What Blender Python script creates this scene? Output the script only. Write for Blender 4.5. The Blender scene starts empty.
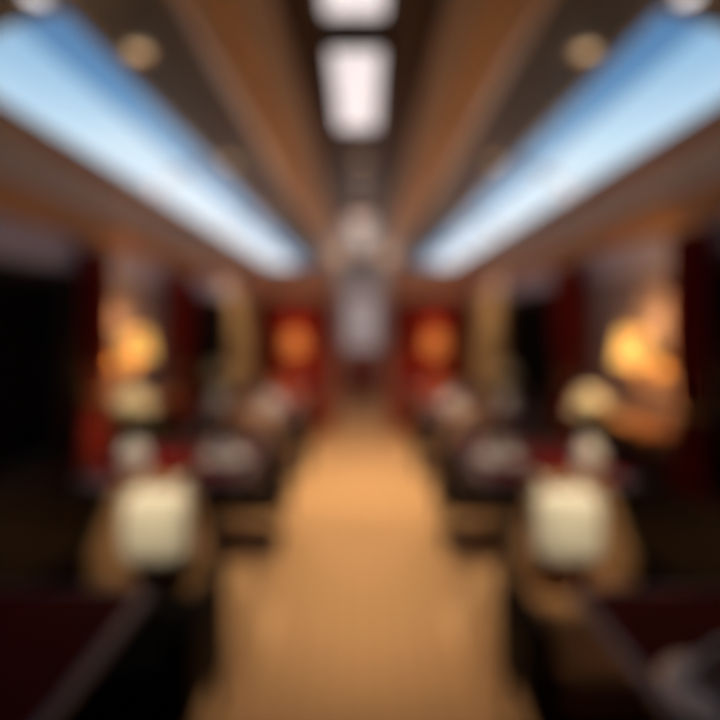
import bpy, bmesh, math, random
from mathutils import Vector, Matrix
random.seed(4)
PI = math.pi
S = bpy.context.scene
COL = S.collection

# ------------------------------------------------------------------ materials
def mat(name, color, rough=0.5, metal=0.0, spec=0.5, noise=None, scale=12, stretch=(1,1,1), bump=0.0, wave=None, emit=None, estr=0.0, trans=0.0, sheen=0.0):
    m = bpy.data.materials.new(name); m.use_nodes = True
    nt = m.node_tree; b = nt.nodes['Principled BSDF']
    b.inputs['Base Color'].default_value = (*color, 1)
    b.inputs['Roughness'].default_value = rough
    b.inputs['Metallic'].default_value = metal
    b.inputs['Specular IOR Level'].default_value = spec
    b.inputs['Transmission Weight'].default_value = trans
    b.inputs['Sheen Weight'].default_value = sheen
    if noise is not None or wave is not None:
        tc = nt.nodes.new('ShaderNodeTexCoord'); mp = nt.nodes.new('ShaderNodeMapping')
        mp.inputs['Scale'].default_value = stretch
        nt.links.new(tc.outputs['Object'], mp.inputs['Vector'])
        if wave is not None:
            t = nt.nodes.new('ShaderNodeTexWave'); t.inputs['Scale'].default_value = scale
            t.inputs['Distortion'].default_value = wave[1]; t.bands_direction = wave[0]
            t.inputs['Detail'].default_value = 3
        else:
            t = nt.nodes.new('ShaderNodeTexNoise'); t.inputs['Scale'].default_value = scale
            t.inputs['Detail'].default_value = 5
        nt.links.new(mp.outputs['Vector'], t.inputs['Vector'])
        r = nt.nodes.new('ShaderNodeValToRGB')
        c2 = noise if noise is not None else tuple(c*0.7 for c in color)
        r.color_ramp.elements[0].position = 0.3; r.color_ramp.elements[0].color = (*c2, 1)
        r.color_ramp.elements[1].position = 0.7; r.color_ramp.elements[1].color = (*color, 1)
        fac = t.outputs['Fac']
        nt.links.new(fac, r.inputs['Fac']); nt.links.new(r.outputs['Color'], b.inputs['Base Color'])
        if bump:
            bp = nt.nodes.new('ShaderNodeBump'); bp.inputs['Strength'].default_value = bump; bp.inputs['Distance'].default_value = 0.01
            nt.links.new(fac, bp.inputs['Height']); nt.links.new(bp.outputs['Normal'], b.inputs['Normal'])
    if emit is not None:
        b.inputs['Emission Color'].default_value = (*emit, 1); b.inputs['Emission Strength'].default_value = estr
    return m

M = {}
M['carpet'] = mat('tan_striped_carpet', (0.68, 0.42, 0.22), 0.95, spec=0.1, noise=(0.61, 0.37, 0.19), scale=3.2, stretch=(1, .02, 1), wave=('X', 1.5), sheen=.1)
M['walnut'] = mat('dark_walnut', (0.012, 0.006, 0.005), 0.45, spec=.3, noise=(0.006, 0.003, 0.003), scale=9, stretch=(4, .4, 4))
M['mahogany'] = mat('mahogany', (0.38, 0.19, 0.12), 0.38, noise=(0.28, 0.135, 0.085), scale=7, stretch=(4, .4, 4))
M['warmwood'] = mat('warm_wood', (0.66, 0.34, 0.14), 0.4, noise=(0.54, 0.27, 0.11), scale=7, stretch=(4, .4, 4))
M['goldwood'] = mat('golden_wood', (0.80, 0.54, 0.30), 0.4, noise=(0.60, 0.39, 0.21), scale=5, stretch=(5, .35, 5))
M['endwood'] = mat('orange_end_wood', (0.68, 0.34, 0.18), 0.45, noise=(0.56, 0.27, 0.14), scale=5, stretch=(5, 5, .5))
M['taupe'] = mat('taupe_panel', (0.60, 0.52, 0.48), 0.5, noise=(0.54, 0.46, 0.425), scale=6)
M['mauve'] = mat('mauve_fabric', (0.64, 0.60, 0.74), 0.8, noise=(0.58, 0.54, 0.68), scale=40)
M['palemauve'] = mat('pale_mauve_panel', (0.34, 0.26, 0.27), 0.75, noise=(0.30, 0.225, 0.235), scale=30)
M['charcoal'] = mat('charcoal_lacquer', (0.15, 0.20, 0.29), 0.4, noise=(0.13, 0.175, 0.26), scale=5)
M['recess'] = mat('dark_brown_recess', (0.055, 0.022, 0.014), 0.5, noise=(0.035, 0.014, 0.01), scale=5, stretch=(4, .4, 4))
M['red'] = mat('red_velvet', (0.48, 0.035, 0.018), 0.85, spec=.2, noise=(0.38, 0.025, 0.014), scale=30, sheen=.2)
M['redpanel'] = mat('red_upholstered_panel', (0.24, 0.018, 0.010), 0.8, spec=.2, noise=(0.19, 0.012, 0.007), scale=18, bump=.1)
M['blind'] = mat('dark_pleated_blind', (0.008, 0.005, 0.004), 0.9, spec=.1, noise=(0.005, 0.003, 0.003), scale=20)
M['beige'] = mat('beige_drape', (0.68, 0.48, 0.26), 0.9, spec=.2, noise=(0.58, 0.40, 0.21), scale=30)
M['tabletop'] = mat('dark_red_lacquer', (0.10, 0.004, 0.005), 0.8, spec=.08, noise=(0.075, 0.003, 0.004), scale=6)
M['steel'] = mat('blue_grey_steel', (0.26, 0.29, 0.46), 0.4, 0.1)
M['black'] = mat('black_iron', (0.01, 0.008, 0.007), 0.5, 0.2)
M['leather'] = mat('dark_brown_leather', (0.030, 0.013, 0.009), 0.5, noise=(0.018, 0.008, 0.006), scale=25, bump=.1, spec=.35)
M['blackleather'] = mat('black_leather', (0.004, 0.0035, 0.003), 0.7, noise=(0.005, 0.004, 0.004), scale=25, bump=.1, spec=.1)
M['tan'] = mat('tan_upholstery', (0.36, 0.18, 0.075), 0.85, noise=(0.29, 0.14, 0.055), scale=30)
M['cream'] = mat('cream_linen', (0.90, 0.84, 0.70), 0.9, noise=(0.86, 0.79, 0.64), scale=60, bump=.1)
M['rose'] = mat('pale_pink_linen', (0.72, 0.52, 0.44), 0.9, noise=(0.66, 0.46, 0.39), scale=60, bump=.1)
M['china'] = mat('white_china', (0.78, 0.82, 0.9), 0.25)
M['napkin'] = mat('white_napkin', (0.82, 0.88, 0.98), 0.9, noise=(0.76, 0.82, 0.94), scale=50)
M['petal'] = mat('cream_petals', (0.88, 0.84, 0.70), 0.8, noise=(0.80, 0.76, 0.60), scale=30)
M['leaf'] = mat('dull_green_leaf', (0.14, 0.17, 0.06), 0.6, noise=(0.10, 0.13, 0.05), scale=20)
M['brass'] = mat('brushed_brass', (0.62, 0.38, 0.14), 0.35, 0.9)
M['whitepaint'] = mat('grey_white_paint', (0.55, 0.50, 0.50), 0.6, noise=(0.5, 0.46, 0.46), scale=8)
M['deepred_door'] = mat('deep_red_wood', (0.42, 0.12, 0.08), 0.5, noise=(0.34, 0.09, 0.06), scale=6, stretch=(3, 3, .4))
M['lightpanel'] = mat('ceiling_light_diffuser', (0.5, 0.49, 0.49), 0.5, emit=(1.0, 0.92, 0.93), estr=0.9)
M['dimpanel'] = mat('soft_pink_light_diffuser', (0.8, 0.6, 0.55), 0.5, emit=(1.0, 0.66, 0.56), estr=0.42)
M['yshade'] = mat('amber_lamp_shade', (0.9, 0.6, 0.2), 0.7, emit=(1.0, 0.52, 0.12), estr=1.0)
M['oshade'] = mat('orange_lamp_shade', (0.7, 0.25, 0.08), 0.7, emit=(1.0, 0.30, 0.06), estr=.5)
M['downlens'] = mat('downlight_lens', (0.9, 0.8, 0.65), 0.4, emit=(1.0, 0.72, 0.42), estr=.9)
M['coollens'] = mat('cool_downlight_lens', (0.9, 0.9, 0.95), 0.4, emit=(0.85, 0.9, 1.0), estr=1.6)
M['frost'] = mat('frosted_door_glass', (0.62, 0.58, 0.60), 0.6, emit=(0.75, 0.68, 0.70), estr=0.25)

def thin_glass(name, tint=(1,1,1), refl=0.06):
    m = bpy.data.materials.new(name); m.use_nodes = True; nt = m.node_tree; nt.nodes.clear()
    o = nt.nodes.new('ShaderNodeOutputMaterial'); mx = nt.nodes.new('ShaderNodeMixShader')
    t = nt.nodes.new('ShaderNodeBsdfTransparent'); t.inputs['Color'].default_value = (*tint, 1)
    g = nt.nodes.new('ShaderNodeBsdfGlossy'); g.inputs['Roughness'].default_value = 0.3 if 'roof' in name else 0.05
    mx.inputs[0].default_value = refl
    nt.links.new(t.outputs[0], mx.inputs[1]); nt.links.new(g.outputs[0], mx.inputs[2]); nt.links.new(mx.outputs[0], o.inputs[0])
    return m
M['skyglass'] = thin_glass('roof_window_glass', refl=.01)
M['skytint'] = thin_glass('blue_tinted_roof_glass', (.60, .70, .80), .01)
M['led'] = mat('warm_led_strip', (.9,.8,.6), .5, emit=(1.0,.88,.74), estr=34.0)
M['clear'] = thin_glass('drinking_glass', (.93, .95, .96), .18)

# ------------------------------------------------------------------ mesh helpers
def new_bm(): return bmesh.new()
def add_box(bm, lo, hi, bevel=0.0, seg=2, rot=None):
    t = bmesh.new(); bmesh.ops.create_cube(t, size=1.0)
    c = [(a+b)/2 for a, b in zip(lo, hi)]; d = [b-a for a, b in zip(lo, hi)]
    for v in t.verts: v.co = Vector((v.co.x*d[0], v.co.y*d[1], v.co.z*d[2]))
    if bevel: bmesh.ops.bevel(t, geom=t.edges[:], offset=min(bevel, min(d)*.45), segments=seg, affect='EDGES', profile=.5)
    mtx = Matrix.Translation(Vector(c)) @ (rot if rot else Matrix.Identity(4))
    t.transform(mtx); merge(bm, t)
def merge(bm, t):
    me = bpy.data.meshes.new('tmp'); t.to_mesh(me); t.free(); bm.from_mesh(me); bpy.data.meshes.remove(me)
def add_lathe(bm, prof, c=(0,0,0), n=32, rot=None):
    t = bmesh.new(); rings = []
    for r, z in prof:
        rings.append([t.verts.new((max(r, 1e-4)*math.cos(2*PI*i/n), max(r, 1e-4)*math.sin(2*PI*i/n), z)) for i in range(n)])
    for a, b in zip(rings[:-1], rings[1:]):
        for i in range(n): t.faces.new((a[i], a[(i+1)%n], b[(i+1)%n], b[i]))
    if prof[0][0] > 1e-3: t.faces.new(rings[0][::-1])
    if prof[-1][0] > 1e-3: t.faces.new(rings[-1])
    t.transform(Matrix.Translation(Vector(c)) @ (rot if rot else Matrix.Identity(4))); merge(bm, t)
def add_tube(bm, pts, r, n=12):
    pts = [Vector(p) for p in pts]; t = bmesh.new(); rings = []
    rr = r if isinstance(r, (list, tuple)) else [r]*len(pts)
    for i, p in enumerate(pts):
        d = (pts[min(i+1, len(pts)-1)] - pts[max(i-1, 0)]).normalized()
        q = d.to_track_quat('Z', 'Y')
        rings.append([t.verts.new(p + q @ Vector((rr[i]*math.cos(2*PI*k/n), rr[i]*math.sin(2*PI*k/n), 0))) for k in range(n)])
    for a, b in zip(rings[:-1], rings[1:]):
        for i in range(n): t.faces.new((a[i], a[(i+1)%n], b[(i+1)%n], b[i]))
    t.faces.new(rings[0][::-1]); t.faces.new(rings[-1]); merge(bm, t)
def add_extrude(bm, prof, y0, y1):
    """closed profile in x,z swept along y"""
    a = [bm.verts.new((x, y0, z)) for x, z in prof]; b = [bm.verts.new((x, y1, z)) for x, z in prof]
    n = len(prof)
    for i in range(n): bm.faces.new((a[i], a[(i+1)%n], b[(i+1)%n], b[i]))
    bm.faces.new(a[::-1]); bm.faces.new(b)
def add_super(bm, c, s, e=0.5, nu=40, nv=20, rot=None):
    """rounded pillow: super-ellipsoid"""
    t = bmesh.new(); f = lambda v, p: math.copysign(abs(v)**p, v)
    rows = []
    for j in range(nv+1):
        ph = -PI/2 + PI*j/nv; row = []
        for i in range(nu):
            th = 2*PI*i/nu
            row.append(t.verts.new((s[0]*f(math.cos(ph), .75)*f(math.cos(th), e), s[1]*f(math.sin(ph), .75), s[2]*f(math.cos(ph), .75)*f(math.sin(th), e))))
        rows.append(row)
    for a, b in zip(rows[:-1], rows[1:]):
        for i in range(nu): t.faces.new((a[i], a[(i+1)%nu], b[(i+1)%nu], b[i]))
    bmesh.ops.remove_doubles(t, verts=t.verts, dist=1e-5)
    t.transform(Matrix.Translation(Vector(c)) @ (rot if rot else Matrix.Identity(4))); merge(bm, t)
def obj(name, bm, m, parent=None, smooth=True):
    bmesh.ops.recalc_face_normals(bm, faces=bm.faces[:])
    me = bpy.data.meshes.new(name); bm.to_mesh(me); bm.free()
    if smooth:
        me.polygons.foreach_set('use_smooth', [True]*len(me.polygons))
        me.set_sharp_from_angle(angle=math.radians(38))
    me.materials.append(m if not isinstance(m, str) else M[m])
    o = bpy.data.objects.new(name, me); COL.objects.link(o)
    if parent: o.parent = parent
    return o
def tag(o, label, cat, group=None):
    o['label'] = label; o['category'] = cat
    if group: o['group'] = group
    return o
def thing(name, label, cat, loc=(0,0,0), rz=0, group=None):
    o = bpy.data.objects.new(name, None); COL.objects.link(o); o.empty_display_size = .1
    o.location = loc; o.rotation_euler = (0, 0, rz); return tag(o, label, cat, group)
def struct(name, bm, m, parent=None, label=None):
    o = obj(name, bm, m, parent)
    if not parent: o['kind'] = 'structure'
    if label: o['label'] = label
    return o
def dup(root, loc, rz, label, group=None):
    r = root.copy(); COL.objects.link(r); r.location = loc; r.rotation_euler = (0, 0, rz); r['label'] = label
    if group: r['group'] = group
    for ch in list(root.children):
        c = ch.copy(); COL.objects.link(c); c.parent = r
        for g in list(ch.children):
            d = g.copy(); COL.objects.link(d); d.parent = c
    return r
def box_obj(name, lo, hi, m, parent=None, bevel=.004):
    bm = new_bm(); add_box(bm, lo, hi, bevel); return obj(name, bm, m, parent)

# ------------------------------------------------------------------ the shell of the carriage
Y0, Y1, YE = -1.3, 6.5, 10.5       # back wall, bulkhead, far door
W = 1.40
SIDES = {'left': -1, 'right': 1}
# floor
bm = new_bm(); add_box(bm, (-W-.06, Y0-.06, -.05), (W+.06, YE+.1, 0)); struct('floor', bm, 'carpet', label='tan carpet running the length of the aisle')

# wall zones: windows in the saloon walls
wins = {'left': [(0.75, 2.33), (3.98, 5.0)], 'right': [(0.6, 1.85), (3.55, 4.65)]}
ZS, ZH = 0.86, 1.74
wn = 0
for side, s in SIDES.items():
    bm = new_bm()
    ys = [Y0] + [v for w in wins[side] for v in w] + [Y1]
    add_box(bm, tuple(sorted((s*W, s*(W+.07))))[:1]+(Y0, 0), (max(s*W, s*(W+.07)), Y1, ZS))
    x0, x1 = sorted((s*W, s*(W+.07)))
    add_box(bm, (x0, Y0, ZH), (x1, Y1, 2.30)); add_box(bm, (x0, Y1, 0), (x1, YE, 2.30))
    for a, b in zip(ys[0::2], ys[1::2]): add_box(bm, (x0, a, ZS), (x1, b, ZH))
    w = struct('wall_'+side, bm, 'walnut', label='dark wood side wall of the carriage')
    # panelled zones standing on the wall
    def prof(px): return [(s*x, z) for x, z in px]
    bm = new_bm(); add_extrude(bm, prof([(W, 2.305), (W-.10, 2.30), (W-.11, 2.27), (W-.07, 2.235), (W, 2.225)]), Y0, YE)
    struct('trim_1' if s < 0 else 'trim_6', bm, 'mahogany', label='dark wooden lip under the %s roof window' % side)
    t = thing('cove_light', 'warm cove light strip hidden on the ledge under the %s roof window' % side, 'cove light', (s*(W-.055), 3.0, 2.306))  # uplight strip added to brighten the ceiling and beams
    bm = new_bm(); add_box(bm, (-.018, 0, 0), (.018, YE-3.1, .004)); obj('channel', bm, 'steel', t)
    bm = new_bm(); add_box(bm, (-.013, .01, .004), (.013, YE-3.11, .008), .002); obj('diffuser', bm, 'led', t)
    bm = new_bm(); add_extrude(bm, prof([(W, 2.225), (W-.06, 2.225), (W-.025, 2.06), (W, 2.06)]), Y0, YE)
    struct('trim_2' if s < 0 else 'trim_7', bm, 'taupe', label='taupe cornice panel of the %s wall' % side)
    bm = new_bm(); add_extrude(bm, prof([(W, 2.06), (W-.03, 2.06), (W-.055, 2.03), (W-.045, 1.96), (W-.02, 1.92), (W, 1.91)]), Y0, YE)
    struct('trim_3' if s < 0 else 'trim_8', bm, 'warmwood', label='warm brown wooden moulding along the %s wall' % side)
    bm = new_bm(); add_extrude(bm, prof([(W, 1.91), (W-.02, 1.91), (W-.02, 1.75), (W, 1.745)]), Y0, Y1)
    struct('trim_4' if s < 0 else 'trim_9', bm, 'mauve', label='mauve fabric frieze above the %s windows' % side)
    bm = new_bm(); add_extrude(bm, prof([(W, .0), (W-.02, .0), (W-.02, .11), (W-.008, .13), (W, .13)]), Y0, Y1)
    struct('baseboard_'+side, bm, 'walnut')
    # windows with dark blinds down
    for (a, b) in wins[side]:
        wn += 1
        fr = new_bm(); t = .045
        for lo, hi in (((a, ZS), (b, ZS+t)), ((a, ZH-t), (b, ZH)), ((a, ZS+t), (a+t, ZH-t)), ((b-t, ZS+t), (b, ZH-t))):
            add_box(fr, (min(s*(W-.018), s*(W+.05)), lo[0], lo[1]), (max(s*(W-.018), s*(W+.05)), hi[0], hi[1]), .005)
        wo = struct('window_%d' % wn, fr, 'walnut', label='dark framed window on the %s with its blind down' % side)
        g = new_bm(); add_box(g, (min(s*(W+.052), s*(W+.058)), a+t, ZS+t), (max(s*(W+.052), s*(W+.058)), b-t, ZH-t)); obj('pane', g, 'clear', wo)
        bl = new_bm()
        n = 34; z0 = ZS+t+.004; dz = (ZH-ZS-2*t-.008)/n
        for i in range(n):   # pleats
            za, zb, zm = z0+i*dz, z0+(i+1)*dz, z0+(i+.5)*dz
            p = [(s*(W+.035), za), (s*(W+.020), zm), (s*(W+.035), zb), (s*(W+.038), zb), (s*(W+.038), za)]
            add_extrude(bl, p, a+t+.004, b-t-.004)
        add_box(bl, (min(s*(W+.01), s*(W+.035)), a+t+.004, z0-.002), (max(s*(W+.01), s*(W+.035)), b-t-.004, z0+.02), .004)
        add_box(bl, (min(s*(W+.005), s*(W+.045)), a+t, ZH-t-.03), (max(s*(W+.005), s*(W+.045)), b-t, ZH-t), .003)
        obj('pleated_blind', bl, 'blind', wo)
        sl = new_bm(); add_box(sl, (min(s*(W-.05), s*W), a-.03, ZS-.03), (max(s*(W-.05), s*W), b+.03, ZS), .006)
        obj('window_sill', sl, 'walnut', wo)

# roof: profile shared by both sides
def arc(n=10):
    out = []
    for i in range(n+1):
        t = i/n; p0, p1, p2 = Vector((W-.02, 2.31)), Vector((W-.08, 2.475)), Vector((.97, 2.545))
        out.append(tuple((1-t)**2*p0 + 2*t*(1-t)*p1 + t*t*p2))
    return out
A = arc()
YS = 1.66      # the roof windows start here, behind a cross rib
for side, s in SIDES.items():
    # pane
    k = 5 if s < 0 else 6
    fr = new_bm()
    out = [(s*(x+.012*(1)), z+.012) for x, z in A]
    # frame rails and mullions follow the curve
    add_extrude(fr, [(s*(W+.06), 2.285), (s*(W-.005), 2.285), (s*(W-.022), 2.31), (s*(W+.02), 2.335), (s*(W+.06), 2.335)], Y0, YE)
    add_extrude(fr, [(s*.99, 2.535), (s*.955, 2.53), (s*.955, 2.60), (s*.99, 2.60)], Y0, YE)
    for ym in (YS, 3.3, 4.95, 6.6, 8.3, YE-.02):
        w2 = .008
        for (xa, za), (xb, zb) in zip(A[:-1], A[1:]):
            pr = [(s*xa, za), (s*xb, zb), (s*(xb+.015), zb+.02), (s*(xa+.015), za+.02)]
            add_extrude(fr, pr, ym-w2, ym+w2)
    wo = struct('window_%d' % k, fr, 'whitepaint', label='long curved roof window on the %s showing blue sky' % side)
    for nm, gm, AA in (('roof_pane', 'skyglass', A[:8]), ('tinted_roof_pane', 'skytint', A[7:])):
      g = new_bm()
      for (xa, za), (xb, zb) in zip(AA[:-1], AA[1:]):
        vs = [g.verts.new(v) for v in ((s*(xa+.006), YS, za+.006), (s*(xb+.006), YS, zb+.006), (s*(xb+.006), YE, zb+.006), (s*(xa+.006), YE, za+.006))]
        g.faces.new(vs)
      bmesh.ops.remove_doubles(g, verts=g.verts, dist=1e-5)
      bmesh.ops.solidify(g, geom=g.faces[:], thickness=.004)
      obj(nm, g, gm, wo)
    # closed roof behind the rib
    cl = new_bm()
    for (xa, za), (xb, zb) in zip(A[:-1], A[1:]):
        add_extrude(cl, [(s*xa, za), (s*xb, zb), (s*(xb+.04), zb+.05), (s*(xa+.04), za+.05)], Y0, YS-.008)
    struct('ceiling_cove_'+side, cl, 'charcoal', label='dark roof cove nearest the camera on the %s' % side)
    # outer ceiling panel, beam, grey strip
    bm = new_bm(); add_extrude(bm, [(s*.958, 2.535), (s*.64, 2.60), (s*.64, 2.66), (s*.958, 2.60)], Y0, YE)
    struct('ceiling_panel_'+side, bm, 'charcoal', label='dark glossy ceiling panel beside the %s roof window' % side)
    bm = new_bm(); add_extrude(bm, [(s*.64, 2.585), (s*.62, 2.565), (s*.56, 2.555), (s*.46, 2.56), (s*.41, 2.575), (s*.40, 2.60), (s*.40, 2.68), (s*.64, 2.68)], Y0, YE)
    struct('trim_5' if s < 0 else 'trim_10', bm, 'goldwood', label='golden brown wooden beam left of the ceiling lights' if s < 0 else 'golden brown wooden beam right of the ceiling lights')
    bm = new_bm(); add_extrude(bm, [(s*.40, 2.61), (s*.30, 2.625), (s*.30, 2.70), (s*.40, 2.70)], Y0, YE)
    struct('ceiling_strip_'+side, bm, 'taupe', label='narrow taupe strip beside the centre channel')
bm = new_bm()
add_box(bm, (-.30, Y0, 2.70), (.30, YE, 2.74)); add_box(bm, (-.305, Y0, 2.64), (-.285, YE, 2.70)); add_box(bm, (.285, Y0, 2.64), (.305, YE, 2.70))
struct('ceiling', bm, 'recess', label='dark brown centre channel of the ceiling')
# back wall behind the camera
bm = new_bm(); add_box(bm, (-W-.07, Y0-.06, 0), (W+.07, Y0, 2.74)); struct('wall_back', bm, 'mahogany')

# far bulkhead with doorway
DX = .36
bm = new_bm()
for s in (-1, 1):
    add_box(bm, (min(s*DX, s*(W+.07)), Y1, 0), (max(s*DX, s*(W-.0)), Y1+.08, 2.222))
struct('wall_far', bm, 'endwood', label='far orange brown wooden partition with an open gap')
for i, s in enumerate((-1, 1)):
    bm = new_bm(); add_box(bm, (min(s*(DX+.03), s*(W-.03)), Y1-.03, .12), (max(s*(DX+.03), s*(W-.03)), Y1, 1.76), .012)
    for k in range(3):   # stitched channels
        x = s*(DX+.03+(k+1)*.245)
        add_box(bm, (x-.006, Y1-.036, .14), (x+.006, Y1-.028, 1.74), .002)
    struct('wall_panel_'+('left' if s < 0 else 'right'), bm, 'redpanel', label='deep red upholstered panel %s of the far doorway' % ('left' if s < 0 else 'right'))
bm = new_bm()
for s in (-1, 1): add_box(bm, (min(s*DX, s*(DX-.03)), Y1-.045, 0), (max(s*DX, s*(DX-.03)), Y1+.09, 2.24), .004)
struct('trim_11', bm, 'mahogany', label='wooden posts framing the far doorway')

# vestibule corridor beyond
bm = new_bm()
for s in (-1, 1): add_box(bm, (min(s*.52, s*.58), Y1+.08, 0), (max(s*.52, s*.58), YE, 2.222))
struct('wall_corridor', bm, 'whitepaint', label='grey walls of the corridor beyond the doorway')
bm = new_bm()
for s in (-1, 1): add_box(bm, (min(s*.505, s*.52), Y1+.08, 0.0), (max(s*.505, s*.52), YE, .92), .003)
struct('trim_12', bm, 'deepred_door', label='deep red dado of the corridor')
bm = new_bm(); add_box(bm, (-W-.07, YE, 0), (W+.07, YE+.08, 2.74)); struct('wall_end', bm, 'whitepaint')
bm = new_bm(); add_box(bm, (-.40, YE-.045, 0.005), (.40, YE, .94), .004); add_box(bm, (-.40, YE-.045, .94), (-.33, YE, 2.1), .004); add_box(bm, (.33, YE-.045, .94), (.40, YE, 2.1), .004); add_box(bm, (-.40, YE-.045, 2.03), (.40, YE, 2.12), .004)
dr = struct('door_1', bm, 'deepred_door', label='deep red end door with a tall frosted pane')
bm = new_bm(); add_box(bm, (-.33, YE-.035, .94), (.33, YE-.02, 2.03)); obj('door_pane', bm, 'frost', dr)
bm = new_bm(); add_tube(bm, [(.365, YE-.05, .98), (.365, YE-.085, .98), (.365, YE-.085, 1.12), (.365, YE-.05, 1.12)], .008); obj('door_handle', bm, 'brass', dr)

# ------------------------------------------------------------------ ceiling lights
def ceiling_light(y0, y1, half, m, label, cx=-.028):
    yc = (y0+y1)/2; t = thing('ceiling_light', label, 'ceiling light', (cx, yc, 2.70), group='light panels along the centre of the ceiling')
    h = (y1-y0)/2; bm = new_bm()
    for lo, hi in (((-half-.03, -h-.03), (half+.03, -h)), ((-half-.03, h), (half+.03, h+.03)), ((-half-.03, -h), (-half, h)), ((half, -h), (half+.03, h))):
        add_box(bm, (lo[0], lo[1], -.055), (hi[0], hi[1], 0), .006)
    obj('light_frame', bm, 'recess', t)
    bm = new_bm(); add_box(bm, (-half+.001, -h+.001, -.045), (half-.001, h-.001, -.002), .012, 3); obj('diffuser', bm, m, t)
ceiling_light(.95, 1.90, .112, 'lightpanel', 'bright white ceiling panel cut by the top edge, nearest the camera')
ceiling_light(2.11, 3.0, .112, 'lightpanel', 'bright white rectangular ceiling panel, second in the row')
ceiling_light(5.35, 6.05, .14, 'dimpanel', 'soft pinkish ceiling panel farthest down, just before the doorway')
# small downlights: spot lamps over the tables and the aisle, some added as fill
def downlight(x, y, z, lens, label, power, col, tilt=0, spot=75, group='small round downlights in the ceiling', r=.035, aim=None):
    t = thing('downlight', label, 'downlight', (x, y, z), group=group)
    bm = new_bm(); add_lathe(bm, [(r, -.002), (r+.016, -.002), (r+.018, -.008), (r+.012, -.014), (r, -.012), (r*.97, -.004)], n=28); obj('rim', bm, 'brass', t)
    bm = new_bm(); add_lathe(bm, [(0, -.0055), (r*.7, -.008), (r*.985, -.006), (r*.985, -.001), (0, -.001)], n=28); obj('lens', bm, lens, t)
    if power:
        l = bpy.data.lights.new('downlight_lamp', 'SPOT'); l.energy = power; l.color = col; l.spot_size = math.radians(spot); l.spot_blend = .6; l.shadow_soft_size = r
        o = bpy.data.objects.new('downlight_lamp', l); COL.objects.link(o); o.parent = t; o.location = (0, 0, -.03); o.rotation_euler = (0, tilt, 0)
        if aim: o.rotation_euler = (Vector(aim)-Vector((x, y, z))).to_track_quat('-Z', 'Y').to_euler()
WARM = (1.0, .74, .45)
for y, nm, p in ((3.7, 'nearest', 150), (4.5, 'middle', 110), (5.05, 'farthest', 120)):
    downlight(0, y, 2.70, 'downlens', 'warm downlight in the centre channel, %s of the three before the pink panel' % nm, p, WARM, spot=84, aim=(0, y+(.05 if nm == 'nearest' else .45), 0))  # added to brighten the far part of the aisle floor
for s, side in ((-1, 'left'), (1, 'right')):
    for y, nm, p in ((1.92, 'second', 170), (3.25, 'third', 55), (4.7, 'farthest', 75)):
        x = s*.86
        z = 2.535+(0.958-.86)/(0.958-.64)*.065
        downlight(x, y, z-.008, 'downlens', 'warm downlight beside the %s roof window, %s of four' % (side, nm), p, WARM, spot={'second': 18, 'third': 50, 'farthest': 50}[nm], r=.04, aim={'second': (s*1.15, 2.52, .98), 'third': (s*.74, 2.85, .8), 'farthest': (s*1.3, 5.3, 1.2)}[nm])
    downlight(s*.80, .62, 2.555, 'downlens', 'warm downlight beside the %s roof window, nearest of four' % side, 200, (1, .86, .62), spot=15, r=.04, aim=(s*.79, 1.88, .80))  # added out of view to light the nearest headrest cushion
    downlight(s*1.02, 1.56, 2.525, 'coollens', 'small white downlight in the %s cove at the top edge' % side, 0, (.85, .9, 1), spot=80)
# corridor lamp
t = thing('ceiling_light', 'small white ceiling lamp in the corridor beyond the doorway', 'ceiling light', (0, 8.2, 2.70))
bm = new_bm(); add_lathe(bm, [(.14, 0), (.15, -.012), (.14, -.022), (.12, -.022)], n=32); obj('rim', bm, 'brass', t)
bm = new_bm(); add_lathe(bm, [(0, -.05), (.06, -.045), (.10, -.03), (.12, -.01), (.12, -.003), (0, -.003)], n=32); obj('diffuser', bm, 'dimpanel', t)
l = bpy.data.lights.new('corridor_lamp', 'POINT'); l.energy = 22; l.color = (1, .86, .78); l.shadow_soft_size = .1
o = bpy.data.objects.new('corridor_lamp', l); COL.objects.link(o); o.parent = t; o.location = (0, 0, -.5)

# ------------------------------------------------------------------ curtains
def curtain(x, ya, yb, z0, z1, m, label, name='curtain', group=None, waves=5, tie=True, amp=.028):
    """hanging cloth with folds, gathered by a tie"""
    s = 1 if x > 0 else -1; yc = (ya+yb)/2
    t = thing(name, label, 'curtain', (x, yc, z0), group=group)
    bm = new_bm(); nu, nv = waves*14, 30; hw = (yb-ya)/2; H = z1-z0; g = []
    for j in range(nv+1):
        v = j/nv; sq = 1-.38*math.exp(-((v-.32)/.16)**2) if tie else 1
        g.append([bm.verts.new((-s*(amp*(.6+.4*sq))*math.sin(2*PI*waves*i/nu+.4*math.sin(3*v)), (2*i/nu-1)*hw*sq, v*H)) for i in range(nu+1)])
    for a, b in zip(g[:-1], g[1:]):
        for i in range(nu): bm.faces.new((a[i], a[i+1], b[i+1], b[i]))
    bmesh.ops.solidify(bm, geom=bm.faces[:], thickness=.004)
    obj('drape', bm, m, t)
    if tie:
        bm = new_bm(); n = 28; zt = .32*H
        add_tube(bm, [(.045*math.cos(2*PI*k/n), hw*.66*math.sin(2*PI*k/n), zt) for k in range(n+1)], .011, 8); obj('tie_back', bm, 'brass', t)
    bm = new_bm(); add_tube(bm, [(0, -hw-.03, H+.012), (0, hw+.03, H+.012)], .011, 10)
    for k in (-1, 1): add_lathe(bm, [(0, -.02), (.017, -.01), (.02, 0), (.017, .01), (0, .02)], (0, k*(hw+.03), H+.012), 12)
    obj('curtain_rail', bm, 'brass', t)
    return t
cx = W-.075
curtain(-cx, 2.37, 2.64, .80, 1.86, 'red', 'red velvet curtain left of the amber lamp on the left wall', group='red velvet curtains by the wall lamps')
curtain(-cx, 3.45, 3.95, .80, 1.86, 'red', 'red velvet curtain right of the amber lamp on the left wall', group='red velvet curtains by the wall lamps')
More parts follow.
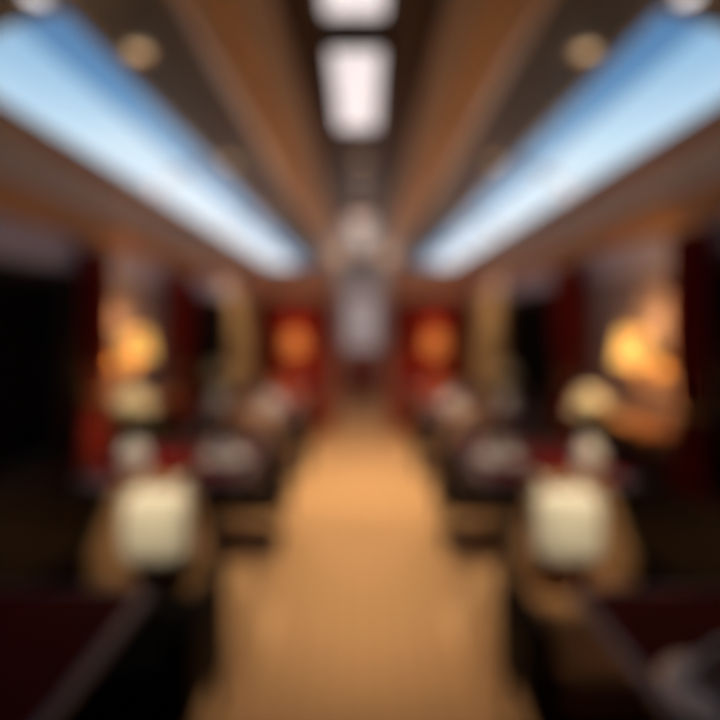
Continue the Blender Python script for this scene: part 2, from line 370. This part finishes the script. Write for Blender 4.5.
curtain(cx, 1.89, 2.14, .80, 1.86, 'red', 'red velvet curtain right of the amber lamp on the right wall', group='red velvet curtains by the wall lamps')
curtain(cx, 2.98, 3.45, .80, 1.86, 'red', 'red velvet curtain left of the amber lamp on the right wall', group='red velvet curtains by the wall lamps')
curtain(-cx, 4.98, 6.2, .80, 1.80, 'beige', 'beige drape on the left wall before the red end panel', name='drape_curtain', waves=8, tie=False, group='beige drapes near the bulkhead')
curtain(cx, 4.66, 6.0, .80, 1.80, 'beige', 'beige drape on the right wall before the red end panel', name='drape_curtain', waves=8, tie=False, group='beige drapes near the bulkhead')
# pale piers carrying the lamps, with a shelf
for s, side, a, b in ((-1, 'left', 2.58, 3.80), (1, 'right', 2.10, 3.30)):
    bm = new_bm(); add_box(bm, (min(s*(W-.018), s*W), a, .9), (max(s*(W-.018), s*W), b, 1.745), .006)
    add_box(bm, (min(s*(W-.024), s*W), a+.06, 1.16), (max(s*(W-.024), s*W), b-.06, 1.70), .006)
    struct('wall_pier_'+side, bm, 'palemauve', label='pale mauve pier panel behind the amber lamp on the %s' % side)
    t = thing('wall_shelf', 'tan wooden wall shelf under the amber lamp on the %s wall' % side, 'shelf', (s*W, (a+b)/2-.10, .99))
    h = (b-a)/2-.19; bm = new_bm(); add_box(bm, (min(-s*.15, -s*.026), -h, 0), (max(-s*.15, -s*.026), h, .028), .008, 3); obj('shelf_board', bm, 'warmwood', t)
    for k in (-1, 1):
        bm = new_bm(); add_box(bm, (min(-s*.05, -s*.026), k*h*.6-.012, -.12), (max(-s*.05, -s*.026), k*h*.6+.012, 0), .003); add_box(bm, (min(-s*.13, -s*.05), k*h*.6-.012, -.03), (max(-s*.13, -s*.05), k*h*.6+.012, 0), .003)
        obj('bracket', bm, 'brass', t)

# ------------------------------------------------------------------ wall lamps
def wall_lamp(loc, dirv, shade, label, power, col, r=.075, h=.15, group='wall lamps', arm=.10):
    """origin on the wall, dirv points into the room"""
    rz = math.atan2(dirv[1], dirv[0])
    t = thing('wall_lamp', label, 'wall lamp', loc, rz, group)
    bm = new_bm(); add_lathe(bm, [(0, 0), (.045, 0), (.045, .006), (.032, .014), (.018, .02), (0, .022)], (0, 0, -.04), 28, Matrix.Rotation(PI/2, 4, 'Y')); obj('backplate', bm, 'brass', t)
    bm = new_bm(); add_tube(bm, [(.02, 0, -.04), (arm*.5, 0, -.075), (arm*.85, 0, -.075), (arm, 0, -.05), (arm, 0, 0)], .007, 10); add_lathe(bm, [(.008, -.03), (.02, -.02), (.02, 0), (.012, .01), (0, .01)], (arm, 0, 0), 20); obj('arm', bm, 'brass', t)
    bm = new_bm(); add_lathe(bm, [(r*.62, h), (r*.80, h*.6), (r, 0), (r-.003, 0), (r*.80-.003, h*.6), (r*.62-.003, h), ], (arm, 0, -.01), 36)
    # open shade: remove the caps
    bm2 = bm; big = [f for f in bm2.faces if len(f.verts) > 4]
    bmesh.ops.delete(bm2, geom=big, context='FACES_ONLY'); obj('lamp_shade', bm2, shade, t)
    bm = new_bm(); add_lathe(bm, [(0, .07), (.014, .065), (.022, .045), (.018, .025), (.010, .012), (0, .012)], (arm, 0, 0), 20); obj('bulb', bm, 'downlens', t)
    for zz in (h+.03, -.03):
        l = bpy.data.lights.new('lamp_glow', 'POINT'); l.energy = power; l.color = col; l.shadow_soft_size = .03
        o = bpy.data.objects.new('lamp_glow', l); COL.objects.link(o); o.parent = t; o.location = (arm, 0, zz)
wall_lamp((-W+.026, 2.78, 1.31), (1, 0), 'yshade', 'glowing amber wall lamp between red curtains on the left wall', 2.4, (1, .55, .2), .085, .15, 'amber wall lamps on the side piers', .13)
wall_lamp((W-.026, 2.29, 1.32), (-1, 0), 'yshade', 'glowing amber wall lamp between red curtains on the right wall', 2.4, (1, .55, .2), .085, .15, 'amber wall lamps on the side piers', .13)
wall_lamp((-.85, Y1-.036, 1.13), (0, -1), 'oshade', 'orange wall lamp on the red panel left of the doorway', 2.0, (1, .5, .2), .16, .27, 'orange lamps on the red end panels', .16)
wall_lamp((.93, Y1-.036, 1.13), (0, -1), 'oshade', 'orange wall lamp on the red panel right of the doorway', 2.0, (1, .5, .2), .16, .27, 'orange lamps on the red end panels', .16)

# ------------------------------------------------------------------ tables
TH = .75
def make_table(label):
    t = thing('dining_table', label, 'table', group='fixed dining tables along the aisle')
    bm = new_bm(); add_box(bm, (-.375, -.335, TH-.032), (.375, .335, TH), .006, 3); obj('tabletop', bm, 'tabletop', t)
    bm = new_bm()
    e = .012
    add_box(bm, (-.375-e, -.335-e, TH-.036), (-.375, .335+e, TH), .003); add_box(bm, (.375, -.335-e, TH-.036), (.375+e, .335+e, TH), .003)
    add_box(bm, (-.375, -.335-e, TH-.036), (.375, -.335, TH), .003); add_box(bm, (-.375, .335, TH-.036), (.375, .335+e, TH), .003)
    obj('edge_band', bm, 'steel', t)
    bm = new_bm(); add_lathe(bm, [(.028, .03), (.028, .10), (.034, .12), (.028, .14), (.026, .60), (.034, .62), (.05, .66), (.11, TH-.036), (0, TH-.036)], n=28); obj('pedestal', bm, 'black', t)
    bm = new_bm(); add_lathe(bm, [(.21, 0), (.21, .012), (.19, .022), (.06, .032), (.028, .05), (0, .05)], n=40); obj('base', bm, 'black', t)
    return t
TX = .985
tys = [1.07, 2.72, 4.38, 5.88]
order = ['nearest the camera', 'second from the camera', 'third from the camera', 'farthest from the camera']
proto = None
for side, s in SIDES.items():
    for y, od in zip(tys, order):
        lab = 'dark red table with a steel edge on the %s, %s' % (side, od)
        if proto is None: proto = make_table(lab); proto.location = (s*TX, y, 0)
        else: dup(proto, (s*TX, y, 0), 0, lab)

# ------------------------------------------------------------------ armchairs (front is -Y, towards the table and the camera)
def ushell(bm, rx, ry, th, z0, zf, n=36, power=2.6, u0=0, u1=1):
    """U-shaped padded wall: zf(t) gives the top height, t = 0..1 round the U"""
    t_ = bmesh.new(); secs = []
    for i in range(n+1):
        u = u0+(u1-u0)*i/n; a = PI*u; c, s_ = math.cos(a), math.sin(a)
        x = rx*math.copysign(abs(c)**(2/power), c); y = ry*abs(s_)**(2/power) - .02
        k = 1-th/rx; ky = 1-th/ry
        xo, yo, xi, yi = x, y, x*k, (y+.02)*ky-.02
        zt = zf(u); r = th*.32
        secs.append([t_.verts.new(v) for v in ((xo, yo, z0), (xo, yo, zt-r), (xo*.75+xi*.25, yo*.75+yi*.25, zt-r*.2), ((xo+xi)/2, (yo+yi)/2, zt), (xo*.25+xi*.75, yo*.25+yi*.75, zt-r*.2), (xi, yi, zt-r), (xi, yi, z0))])
    for a, b in zip(secs[:-1], secs[1:]):
        for i in range(7): t_.faces.new((a[i], a[(i+1)%7], b[(i+1)%7], b[i]))
    t_.faces.new(secs[0]); t_.faces.new(secs[-1][::-1]); merge(bm, t_)
def make_chair(label, shell, seatm, pad, sd):
    t = thing('armchair', label, 'armchair', group='upholstered armchairs beside the aisle')
    zt = lambda u: .60 + .29*math.exp(-((u-.5)/.22)**4)
    bm = new_bm(); ushell(bm, .33, .32, .035, .27, lambda u: zt(u)-.005); obj('outer_shell', bm, shell, t)
    bm = new_bm(); ushell(bm, .294, .284, .05, .30, zt, u0=.22, u1=.78); obj('backrest', bm, 'tan', t)
    bm = new_bm(); add_super(bm, (-sd*.05, .135, .735), (.125, .06, .14), .45, rot=Matrix.Translation((0, 0, 0)))
    for sx in (-1, 1): add_tube(bm, [(sx*.07-sd*.05, .15, .85), (sx*.07-sd*.05, .21, .885), (sx*.07-sd*.05, .27, .888), (sx*.07-sd*.05, .315, .865), (sx*.07-sd*.05, .31, .80)], .009, 8)
    h = obj('headrest_cushion', bm, pad, t); h['label'] = {'cream': 'cream headrest cushion', 'rose': 'pale pinkish headrest cushion', 'red': 'dark red headrest cushion'}[pad]
    bm = new_bm(); add_box(bm, (-.240, -.30, .33), (.240, .215, .46), .04, 4); obj('seat', bm, seatm, t)
    bm = new_bm(); add_box(bm, (-.275, -.28, .25), (.275, .21, .33), .01); obj('seat_frame', bm, shell, t)
    for sx in (-1, 1):
        for y in (-.22, .18):
            bm = new_bm(); add_tube(bm, [(sx*.25, y, .26), (sx*.265, y*1.1, 0)], [.022, .013], 12); obj('leg', bm, 'black', t)
        bm = new_bm(); add_box(bm, (sx*.302-.032, -.33, .33), (sx*.302+.032, -.02, .615), .02, 3); obj('armrest', bm, shell, t)
    return t
cys = [1.74, 3.50, 5.13]
protos = {}
for side, s in SIDES.items():
    for i, (y, od) in enumerate(zip(cys, ['nearest the camera', 'middle of the row', 'farthest of the row'])):
        lab = ('black' if i == 0 else 'dark brown') + ' tub armchair with tan inside on the %s, %s' % (side, od)
        if i == 0: lab = lab.replace('tan inside', 'tan inside and black seat' if s < 0 else 'tan inside and tan seat')
        key = (side, i)
        if key not in protos:
            protos[key] = make_chair(lab, 'blackleather' if i == 0 else 'leather', ('blackleather' if s < 0 else 'tan') if i == 0 else 'leather', ['cream', 'rose', 'red'][i], s); protos[key].location = (s*.82, y, 0)
        else: dup(protos[key], (s*.82, y, 0), 0, lab)

# ------------------------------------------------------------------ table ware
def make_vase(label):
    t = thing('flower_vase', label, 'vase', group='flower vases on the tables')
    bm = new_bm(); add_lathe(bm, [(0, 0), (.034, 0), (.046, .02), (.052, .055), (.040, .095), (.024, .125), (.030, .145), (.026, .145), (.018, .12), (.0, .11)], n=32); obj('vase_body', bm, 'china', t)
    rnd = random.Random(3); bm = new_bm(); fl = []
    for k in range(11):
        a = k*2.4; rr = .012+.040*math.sqrt(k/11); p = Vector((rr*math.cos(a), rr*math.sin(a), .20+.13*(1-rr/.07)+rnd.uniform(-.015, .015))); fl.append(p)
        add_tube(bm, [(0, 0, .115), (p.x*.3, p.y*.3, .16), tuple(p)], .0022, 6)
    for k in range(10):
        a = k*.66; add_super(bm, (.055*math.cos(a), .055*math.sin(a), .18+.02*(k % 3)), (.030, .003, .012), 1, 12, 6, Matrix.Rotation(a, 4, 'Z') @ Matrix.Rotation(-.5, 4, 'Y'))
    obj('stems', bm, 'leaf', t)
    for p in fl:
        bm = new_bm()
        for q in range(3):
            n = 5+q*2; r = .012+.010*q
            for i in range(n):
                a = 2*PI*i/n+q; add_super(bm, (p.x+r*math.cos(a)*.8, p.y+r*math.sin(a)*.8, p.z+.008-.005*q), (.004, .012, .013), 1, 8, 6, Matrix.Rotation(a, 4, 'Z') @ Matrix.Rotation(.35+.25*q, 4, 'Y'))
        add_super(bm, (p.x, p.y, p.z), (.014, .014, .014), 1, 10, 6)
        obj('blossom', bm, 'petal', t)
    return t
v0 = None
for side, s in SIDES.items():
    for (x, y, od) in ((1.15, 2.52, 'second'), (1.21, 4.16, 'third')):
        lab = 'white vase of cream flowers on the %s %s table' % (od, side)
        if v0 is None: v0 = make_vase(lab); v0.scale = (1.3, 1.3, 1.3); v0.location = (s*x, y, TH)
        else: dup(v0, (s*x, y, TH), random.uniform(0, 6), lab)
def make_plate(label):
    t = thing('dinner_plate', label, 'plate', group='white plates on the tables')
    bm = new_bm(); add_lathe(bm, [(0, .001), (.06, .001), (.075, .006), (.118, .016), (.120, .018), (.117, .019), (.075, .010), (.06, .005), (0, .004)], n=48); obj('plate_body', bm, 'china', t)
    return t
def make_napkin(label):
    t = thing('folded_napkin', label, 'napkin', group='folded napkins on the plates')
    bm = new_bm()   # fan folded napkin
    n = 9
    for k in range(n):
        a = -.9+1.8*k/(n-1)
        b_ = bmesh.new(); vs = [b_.verts.new(v) for v in ((-.012, -.012, 0), (.012, -.012, 0), (.012, .012, 0), (-.012, .012, 0), (-.022, -.004, .12), (.022, -.004, .12), (.022, .006, .12), (-.022, .006, .12))]
        for f in ((0, 1, 2, 3), (4, 5, 6, 7), (0, 1, 5, 4), (1, 2, 6, 5), (2, 3, 7, 6), (3, 0, 4, 7)): b_.faces.new([vs[i] for i in f])
        b_.transform(Matrix.Translation((0, .002*(k % 2), .0)) @ Matrix.Rotation(a, 4, 'Y')); merge(bm, b_)
    for v in bm.verts: v.co.z = max(v.co.z, 0)
    obj('napkin_fan', bm, 'napkin', t)
    bm = new_bm(); add_lathe(bm, [(.022, 0), (.026, .002), (.026, .016), (.022, .018)], (0, 0, .012), 24); obj('napkin_ring', bm, 'steel', t)
    return t
def make_glass(label):
    t = thing('wine_glass', label, 'wine glass', group='wine glasses on the tables')
    bm = new_bm(); add_lathe(bm, [(0, 0), (.032, .001), (.030, .004), (.006, .008), (.004, .02), (.004, .085), (.012, .092), (.030, .11), (.038, .14), (.036, .17), (.030, .20), (.029, .20), (.034, .17), (.036, .14), (.028, .112), (.010, .097), (0, .095)], n=32); obj('bowl_and_stem', bm, 'clear', t)
    return t
P = N = G = None
settings = []
for side, s in SIDES.items():
    for ti, od in ((1, 'second'), (2, 'third')):
        settings.append((s*(.75 if ti == 1 else .80), tys[ti]+.0, side, od))
settings.append((.72, .98, 'right', 'nearest'))
for (x, y, side, od) in settings:
    lp = 'white plate on the %s %s table' % (od, side); ln = 'fan folded white napkin on the %s %s plate' % (od, side); lg = 'clear wine glass on the %s %s table' % (od, side)
    if P is None:
        P = make_plate(lp); P.location = (x, y, TH); N = make_napkin(ln); N.location = (x, y, TH+.0045); G = make_glass(lg); G.location = (x+.19*(1 if x > 0 else -1), y+.12, TH)
    else:
        dup(P, (x, y, TH), 0, lp); dup(N, (x, y, TH+.0045), .3 if x > 0 else -.3, ln); dup(G, (x+.19*(1 if x > 0 else -1), y+.12, TH), 0, lg)

# ------------------------------------------------------------------ sky
w = bpy.data.worlds.new('sky'); S.world = w; w.use_nodes = True; nt = w.node_tree; nt.nodes.clear()
out = nt.nodes.new('ShaderNodeOutputWorld'); bg = nt.nodes.new('ShaderNodeBackground'); tc = nt.nodes.new('ShaderNodeTexCoord')
sp = nt.nodes.new('ShaderNodeSeparateXYZ'); nt.links.new(tc.outputs['Generated'], sp.inputs[0])
r = nt.nodes.new('ShaderNodeValToRGB'); cr = r.color_ramp
cr.elements[0].position = 0.0; cr.elements[0].color = (.84, .85, .88, 1)
for p, c in ((.10, (.84, .87, .92)), (.22, (.66, .78, .88)), (.31, (.52, .70, .84)), (.40, (.30, .50, .70)), (.52, (.17, .32, .50))):
    e = cr.elements.new(p); e.color = (*c, 1)
cr.elements[-1].position = 1.0; cr.elements[-1].color = (.08, .18, .38, 1)
nt.links.new(sp.outputs['Z'], r.inputs['Fac'])
ns = nt.nodes.new('ShaderNodeTexNoise'); ns.inputs['Scale'].default_value = 3.0; ns.inputs['Detail'].default_value = 3
nt.links.new(tc.outputs['Generated'], ns.inputs['Vector'])
r2 = nt.nodes.new('ShaderNodeValToRGB'); r2.color_ramp.elements[0].position = .45; r2.color_ramp.elements[1].position = .75
nt.links.new(ns.outputs['Fac'], r2.inputs['Fac'])
mu = nt.nodes.new('ShaderNodeMath'); mu.operation = 'MULTIPLY'; mu.inputs[1].default_value = .5; nt.links.new(r2.outputs['Color'], mu.inputs[0])
mx = nt.nodes.new('ShaderNodeMixRGB'); mx.inputs[2].default_value = (.80, .86, .92, 1); nt.links.new(mu.outputs[0], mx.inputs[0]); nt.links.new(r.outputs['Color'], mx.inputs[1])
nt.links.new(mx.outputs[0], bg.inputs['Color']); bg.inputs['Strength'].default_value = 1.15
nt.links.new(bg.outputs[0], out.inputs[0])

# ------------------------------------------------------------------ camera, strongly out of focus
cam = bpy.data.cameras.new('camera'); co = bpy.data.objects.new('camera', cam); COL.objects.link(co)
co.location = (0, 0, 1.5); co.rotation_euler = (PI/2, 0, 0)
cam.sensor_width = 36; cam.lens = 25
cam.shift_x = -2/720; cam.shift_y = -38/720
cam.clip_start = .02
cam.dof.use_dof = True; cam.dof.focus_distance = .12
cam.dof.aperture_fstop = 25/8.8       # 8.8 mm opening
S.camera = co
S.view_settings.view_transform = 'Standard'; S.view_settings.look = 'None'
S.view_settings.exposure = 0; S.view_settings.gamma = 1; S.view_settings.use_curve_mapping = False
S.cycles.use_denoising = True
S.cycles.max_bounces = 8
